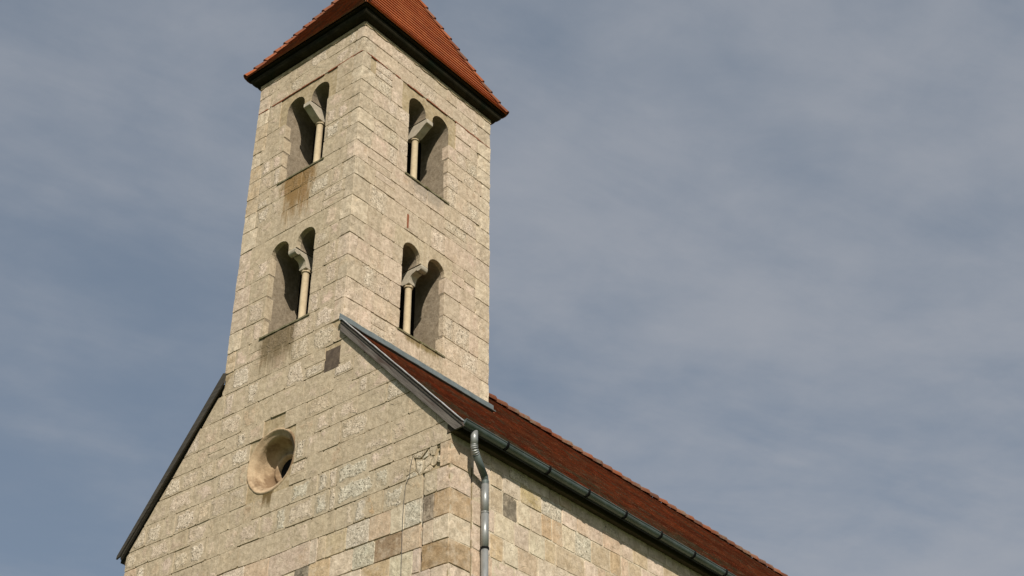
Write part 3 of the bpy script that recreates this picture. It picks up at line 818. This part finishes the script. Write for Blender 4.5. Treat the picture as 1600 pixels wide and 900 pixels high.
# courses further down and along: joined
for (key, mn), bms in rest.items():
    tot = bmesh.new()
    for b in bms:
        me = bpy.data.meshes.new('x'); b.to_mesh(me); b.free(); tot.from_mesh(me); bpy.data.meshes.remove(me)
    o = obj('stonework', tot, bpy.data.materials[mn], tower if key == 'tower' else nave); o['kind'] = 'stuff'; o.color = (.5, .42, .32, .2)
# lightning wire
wp = [(1.76, 11.80), (1.72, 11.62), (1.71, 11.47), (1.64, 11.36), (1.62, 11.15), (1.605, 10.8), (1.61, 10.5), (1.62, 9.9), (1.62, 8.8)]
bm = bmesh.new(); tube(bm, [(u, -.018, z) for u, z in wp], .0045, 6); obj('wire', bm, M['wire'], nave)

# roof: decks, bargeboards, tiles
VY = -.07
def slab(bm, fnz, x0, x1, y0, y1, top, bot):
    vs = [bm.verts.new((x, y, fnz(x)+d)) for d in (bot, top) for (x, y) in ((x0, y0), (x1, y0), (x1, y1), (x0, y1))]
    for f in ((3, 2, 1, 0), (4, 5, 6, 7), (0, 1, 5, 4), (1, 2, 6, 5), (2, 3, 7, 6), (3, 0, 4, 7)): bm.faces.new([vs[i] for i in f])
bm = bmesh.new()
slab(bm, roofR, .003, 2.74, -.05, TD+.004, -.05, -.13); slab(bm, roofR, RIDGE_X, 2.74, TD+.006, NL+.2, -.05, -.13)
slab(bm, roofL, -5.25, -TW-.02, .0, TD+.004, -.05, -.13)
rl2 = lambda x: RIDGE_Z-.0+(x-RIDGE_X)*(RIDGE_Z-roofL(-5.25))/(RIDGE_X+5.25)
slab(bm, rl2, -5.25, RIDGE_X, TD+.006, NL+.2, -.05, -.13)
obj('roof_deck', bm, M['wood_dark'], nave)
bm = bmesh.new(); lay = bm.loops.layers.float_color.new('tcol')
sl = Vector((-1, 0, 1.07)).normalized(); nrm_ = Vector((1.07, 0, 1)).normalized()
wd = .18; expo = .150
LR = (2.80-RIDGE_X)*math.sqrt(1+1.07**2)
nrow = int(LR/expo)
for r_ in range(nrow):
    s0 = r_*expo
    x = 2.755+sl.x*s0; z = roofR(2.755)+sl.z*s0
    y = -.048+(-(r_ % 2)*wd*.5)
    while y < NL+.2:
        y0, y1 = max(y, -.048), y+wd
        if not (x < .10 and y0 < TD+.05) and y1-y0 > .04:
            g_ = mnoise.noise(Vector((x*1.3, y0*.25, z*1.3))); base = OCOL[int((g_*.5+.5)*5.99+rnd.uniform(-.6, .6)) % 6]; k = rnd.uniform(.8, 1.0)
            if x > 1.5 and mnoise.noise(Vector((x*2, y0*.5, 3)))+rnd.uniform(-.3, .3) > .02: base = (.21, .15, .10)
            add_tile(bm, lay, Vector((x, y0+.002, z))+nrm_*(-.035+rnd.uniform(-.0015, .002))-sl*(rnd.uniform(0, .005)), Vector((0, 1, 0)), sl, nrm_, (y1-y0)-.0015, expo*1.3, .018, jc(base, k), False)
        y += wd
o = obj('roof_tiles', bm, M['tile_old'], nave, recalc=False); o['kind'] = 'stuff'
bm = bmesh.new(); lay = bm.loops.layers.float_color.new('tcol')      # far slope
m2 = (RIDGE_Z-roofL(-5.25))/(RIDGE_X+5.25)
sl2 = Vector((1, 0, m2)).normalized(); n2_ = Vector((-m2, 0, 1)).normalized()
for (yA, yB, slope_, xe) in ((-.02, TD+.02, 1.235, -TW-.16), (TD+.06, NL+.2, m2, RIDGE_X)):
    s2_ = Vector((1, 0, slope_)).normalized(); nn_ = Vector((-slope_, 0, 1)).normalized()
    for r_ in range(int((xe+5.27)*math.sqrt(1+slope_**2)/.15)):
        x = -5.27+s2_.x*r_*.15; z = roofL(-5.25)+s2_.z*r_*.15-.02
        y = yA+.012-(r_ % 2)*.09
        while y < yB:
            ya, yb = max(y, yA+.014), min(y+.18, yB)
            if yb-ya > .03: add_tile(bm, lay, Vector((x, yb-.002, z))-nn_*.02, Vector((0, -1, 0)), s2_, nn_, yb-ya-.004, .19, .016, jc(rnd.choice(OCOL), 1))
            y += .18
o = obj('roof_tiles', bm, M['tile_old'], nave, recalc=False); o['kind'] = 'stuff'
y = TD+.02; i = 0
while y < NL+.1:
    p = Vector((RIDGE_X, y+.40, RIDGE_Z-.03)); q = Vector((RIDGE_X, y, RIDGE_Z-.045))
    cap_tile(p+Vector((rnd.uniform(-.006, .006), 0, rnd.uniform(0, .014))), q+Vector((0, 0, rnd.uniform(-.004, .004))), .125, .105, jc(rnd.choice(OCOL), rnd.uniform(.5, .75)), Vector((0, 0, 1)), 'ridge_tile', nave, M['tile_old'])
    y += .37; i += 1
# bargeboards
bm = bmesh.new()
prism(bm, [(0.004, roofR(0)-.245), (0.004, roofR(0)-.015), (2.77, roofR(2.77)-.015), (2.80, roofR(2.80)-.07), (2.64, roofR(2.64)-.25), (2.58, roofR(2.58)-.255)], FR, -.062, -.034)
bmesh.ops.bevel(bm, geom=list(bm.edges), offset=.004, segments=1, affect='EDGES')
bb = obj('bargeboard', bm, M['wood'], nave); bb['label'] = 'weathered grey bargeboard'
bm = bmesh.new()   # moulding along the top of the board
prism(bm, [(0.004, roofR(0)-.075), (0.004, roofR(0)-.012), (2.765, roofR(2.765)-.012), (2.79, roofR(2.79)-.072)], FR, -.075, -.063)
obj('board_moulding', bm, M['wood_dark'], bb)
bm = bmesh.new(); n = 26; A_ = []
for k in range(n+1):
    x = -.01+2.80*k/n; z = roofR(x)+.004+rnd.uniform(-.004, .004)
    A_.append([bm.verts.new((x, yy, z+dz)) for yy, dz in ((-.093, 0), (-.02, .004), (-.02, .016), (-.097, .014))])
for a, b in zip(A_, A_[1:]):
    for k in range(4): bm.faces.new((a[k], a[(k+1) % 4], b[(k+1) % 4], b[k]))
bm.faces.new(A_[0]); bm.faces.new(A_[-1][::-1])
obj('verge_cap', bm, M['capmetal'], bb)
bm = bmesh.new(); xl = -TW+.075
prism(bm, [(-2.90, roofL(-3.0)-.13), (-2.88, roofL(-2.95)+.0), (xl-.02, roofL(xl-.02)+.015), (-5.27, roofL(-5.27)+.015), (-5.285, roofL(-5.285)-.03), (-5.20, roofL(-5.20)-.11), (-5.1, roofL(-5.1)-.105)], FR, -.085, -.055)
b2 = obj('bargeboard', bm, M['wood_dark'], nave); b2['label'] = 'dark brown bargeboard on the far slope'
bm = bmesh.new(); prism(bm, [(0.004, roofR(0)-.16), (0.004, roofR(0)-.131), (2.7, roofR(2.7)-.131), (2.7, roofR(2.7)-.16)], FR, -.033, .0)
obj('verge_soffit', bm, M['wood_dark'], nave)
bm = bmesh.new(); prism(bm, [(-TW-.004, roofL(-TW)-.15), (-TW-.004, roofL(-TW)-.002), (-5.2, roofL(-5.2)-.002), (-5.2, roofL(-5.2)-.15)], FR, -.054, -.008)
obj('verge_soffit', bm, M['wood_dark'], nave)
# eaves: cornice beam and soffit boards
bm = bmesh.new()
y = -.02
while y < NL:
    box(bm, 2.44, 2.60, y, min(y+2.4, NL)-.004, 11.935, 12.09, .002); y += 2.4
bmesh.ops.bevel(bm, geom=list(bm.edges), offset=.008, segments=1, affect='EDGES')
obj('eaves_beam', bm, M['soffit'], nave)
bm = bmesh.new(); box(bm, 2.602, 2.70, -.04, NL, 12.045, 12.06)
obj('soffit_board', bm, M['wood_dark'], nave)
bm = bmesh.new(); box(bm, NX0-.05, NX0+.1, .02, NL, 11.98, 12.06); obj('eaves_beam', bm, M['soffit'], nave)
# zinc flashing where the roof meets the tower
bm = bmesh.new(); n = 30; rows = []
for k in range(n+1):
    yy = -.10+4.06*k/n; w_ = .012*mnoise.noise(Vector((yy*3, 0, 0)))
    rows.append([bm.verts.new(p) for p in ((.006, yy, 15.075+w_), (.016, yy, 15.075+w_), (.020, yy, 14.965), (.075+w_, yy, roofR(.075)+.028), (.073+w_, yy, roofR(.075)+.012), (.006, yy, 14.93))])
for a, b in zip(rows, rows[1:]):
    for k in range(6): bm.faces.new((a[k], a[(k+1) % 6], b[(k+1) % 6], b[k]))
bm.faces.new(rows[0][::-1]); bm.faces.new(rows[-1])
fl = obj('flashing', bm, M['zinc'], nave); fl['label'] = 'blue grey zinc flashing strip along the foot of the tower'
# gutter: half-round trough, straps, end cap
GX, GZ, GR = 2.755, 12.035, .078
gut = empty('gutter', (GX, 0, GZ)); gut.parent = nave; gut.location = Vector((GX, 0, GZ))-Vector(nave.location)
def trough(bm, y0, y1, r, th, a0=math.pi, a1=2*math.pi, n=18):
    A = []
    for yy in (y0, y1):
        o_ = [bm.verts.new((GX+r*math.cos(a0+(a1-a0)*k/n), yy, GZ+r*math.sin(a0+(a1-a0)*k/n))) for k in range(n+1)]
        i_ = [bm.verts.new((GX+(r-th)*math.cos(a0+(a1-a0)*k/n), yy, GZ+(r-th)*math.sin(a0+(a1-a0)*k/n))) for k in range(n+1)]
        A.append((o_, i_))
    (O, I), (P, Q) = A
    for k in range(n):
        bm.faces.new((O[k], O[k+1], P[k+1], P[k])); bm.faces.new((I[k+1], I[k], Q[k], Q[k+1]))
        bm.faces.new((O[k+1], O[k], I[k], I[k+1])); bm.faces.new((P[k], P[k+1], Q[k+1], Q[k]))
    bm.faces.new((O[0], P[0], Q[0], I[0])); bm.faces.new((O[n], I[n], Q[n], P[n]))
seams = [-.03]+[.94+1.03*k for k in range(23)]
for a, b in zip(seams, seams[1:]+[NL]):
    if b > NL: b = NL
    if b-a < .1: break
    bm = bmesh.new(); trough(bm, a, b-.003, GR+rnd.uniform(-.001, .001), .004); tube(bm, [(GX+GR+.002, a, GZ+.004), (GX+GR+.002, b-.003, GZ+.004)], .010, 8)
    obj('gutter_length', bm, M['gutter'], gut)
for yy in seams[1:]:
    bm = bmesh.new(); trough(bm, yy-.024, yy+.024, GR+.014, .013, math.pi-.1, 2*math.pi+.35); obj('strap', bm, M['band'], gut)
bm = bmesh.new(); pts = [(GX+GR*math.cos(math.pi+math.pi*k/12), GZ+GR*math.sin(math.pi+math.pi*k/12)) for k in range(13)]
prism(bm, pts, FR, -.036, -.031); obj('end_cap', bm, M['gutter'], gut)
# downpipe
dp = empty('downpipe', (2.59, .69, 9)); dp.parent = nave; dp.location = Vector((2.59, .69, 9))-Vector(nave.location)
T0, T1 = Vector((GX-.005, .245, 11.985)), Vector((GX-.005, .245, 11.74)); B0, B1 = Vector((2.595, .685, 11.40)), Vector((2.595, .685, 8.0))
PR = .056
bm = bmesh.new(); tube(bm, [T0, T1], PR, 18); obj('outlet', bm, M['pipe'], dp, smooth=True)
def bend(p, q, r, s, n=10):
    out = []
    for k in range(n+1):
        t = k/n; out.append(p.lerp(q, t).lerp(q.lerp(r, t), t))
    return out
dirn = (B0-T1).normalized()
e1 = bend(T1, T1+Vector((0, 0, -.06)), T1+Vector((0, 0, -.06))+dirn*.08, None, 20)
rs = [PR*(1.07 if k % 4 < 2 else .95) for k in range(21)]
bm = bmesh.new(); tube(bm, e1, PR, 18, rs=rs); obj('elbow', bm, M['pipe'], dp)
s0 = e1[-1]; s1 = B0-dirn*.05+Vector((0, 0, .01))
bm = bmesh.new(); tube(bm, [s0, s1], PR*.99, 18); obj('offset_pipe', bm, M['gutter'], dp, smooth=True)
e2 = bend(s1, B0+Vector((0, 0, .0)), B0-Vector((0, 0, .08)), None, 12)
bm = bmesh.new(); tube(bm, e2, PR, 18, rs=[PR*(1.03 if k % 4 < 2 else .97) for k in range(13)]); obj('elbow', bm, M['gutter'], dp, smooth=True)
z = e2[-1].z
for zb in (10.85, 10.29, 8.6):
    bm = bmesh.new(); tube(bm, [(2.595, .685, z), (2.595, .685, zb)], PR if zb > 10.5 or zb < 9 else PR*1.03, 20); obj('pipe_length', bm, M['pipe'], dp, smooth=True); z = zb
bm = bmesh.new(); tube(bm, [(2.595, .685, 10.865), (2.595, .685, 10.845)], PR+.006, 20); obj('seam_ring', bm, M['pipe'], dp, smooth=True)
for zb in (10.29, 8.9):
    bm = bmesh.new(); tube(bm, [(2.595, .685, zb+.014), (2.595, .685, zb-.014)], PR+.010, 20); box(bm, 2.44, 2.56, .675, .695, zb-.01, zb+.01); obj('pipe_clip', bm, M['band'], dp)

# ------------------------------------------------------------------ ground
bm = bmesh.new(); bmesh.ops.create_grid(bm, x_segments=40, y_segments=40, size=900)
for v in bm.verts:
    d = (v.co.xy-Vector((0, 5))).length
    v.co.z = (mnoise.noise(v.co*.01)*2.0*min(1, max(0, (d-60)/100)))-.02
gr = obj('ground', bm, M['grass'], origin=(0, 0, 0)); gr['kind'] = 'structure'
print('STONES', counts)
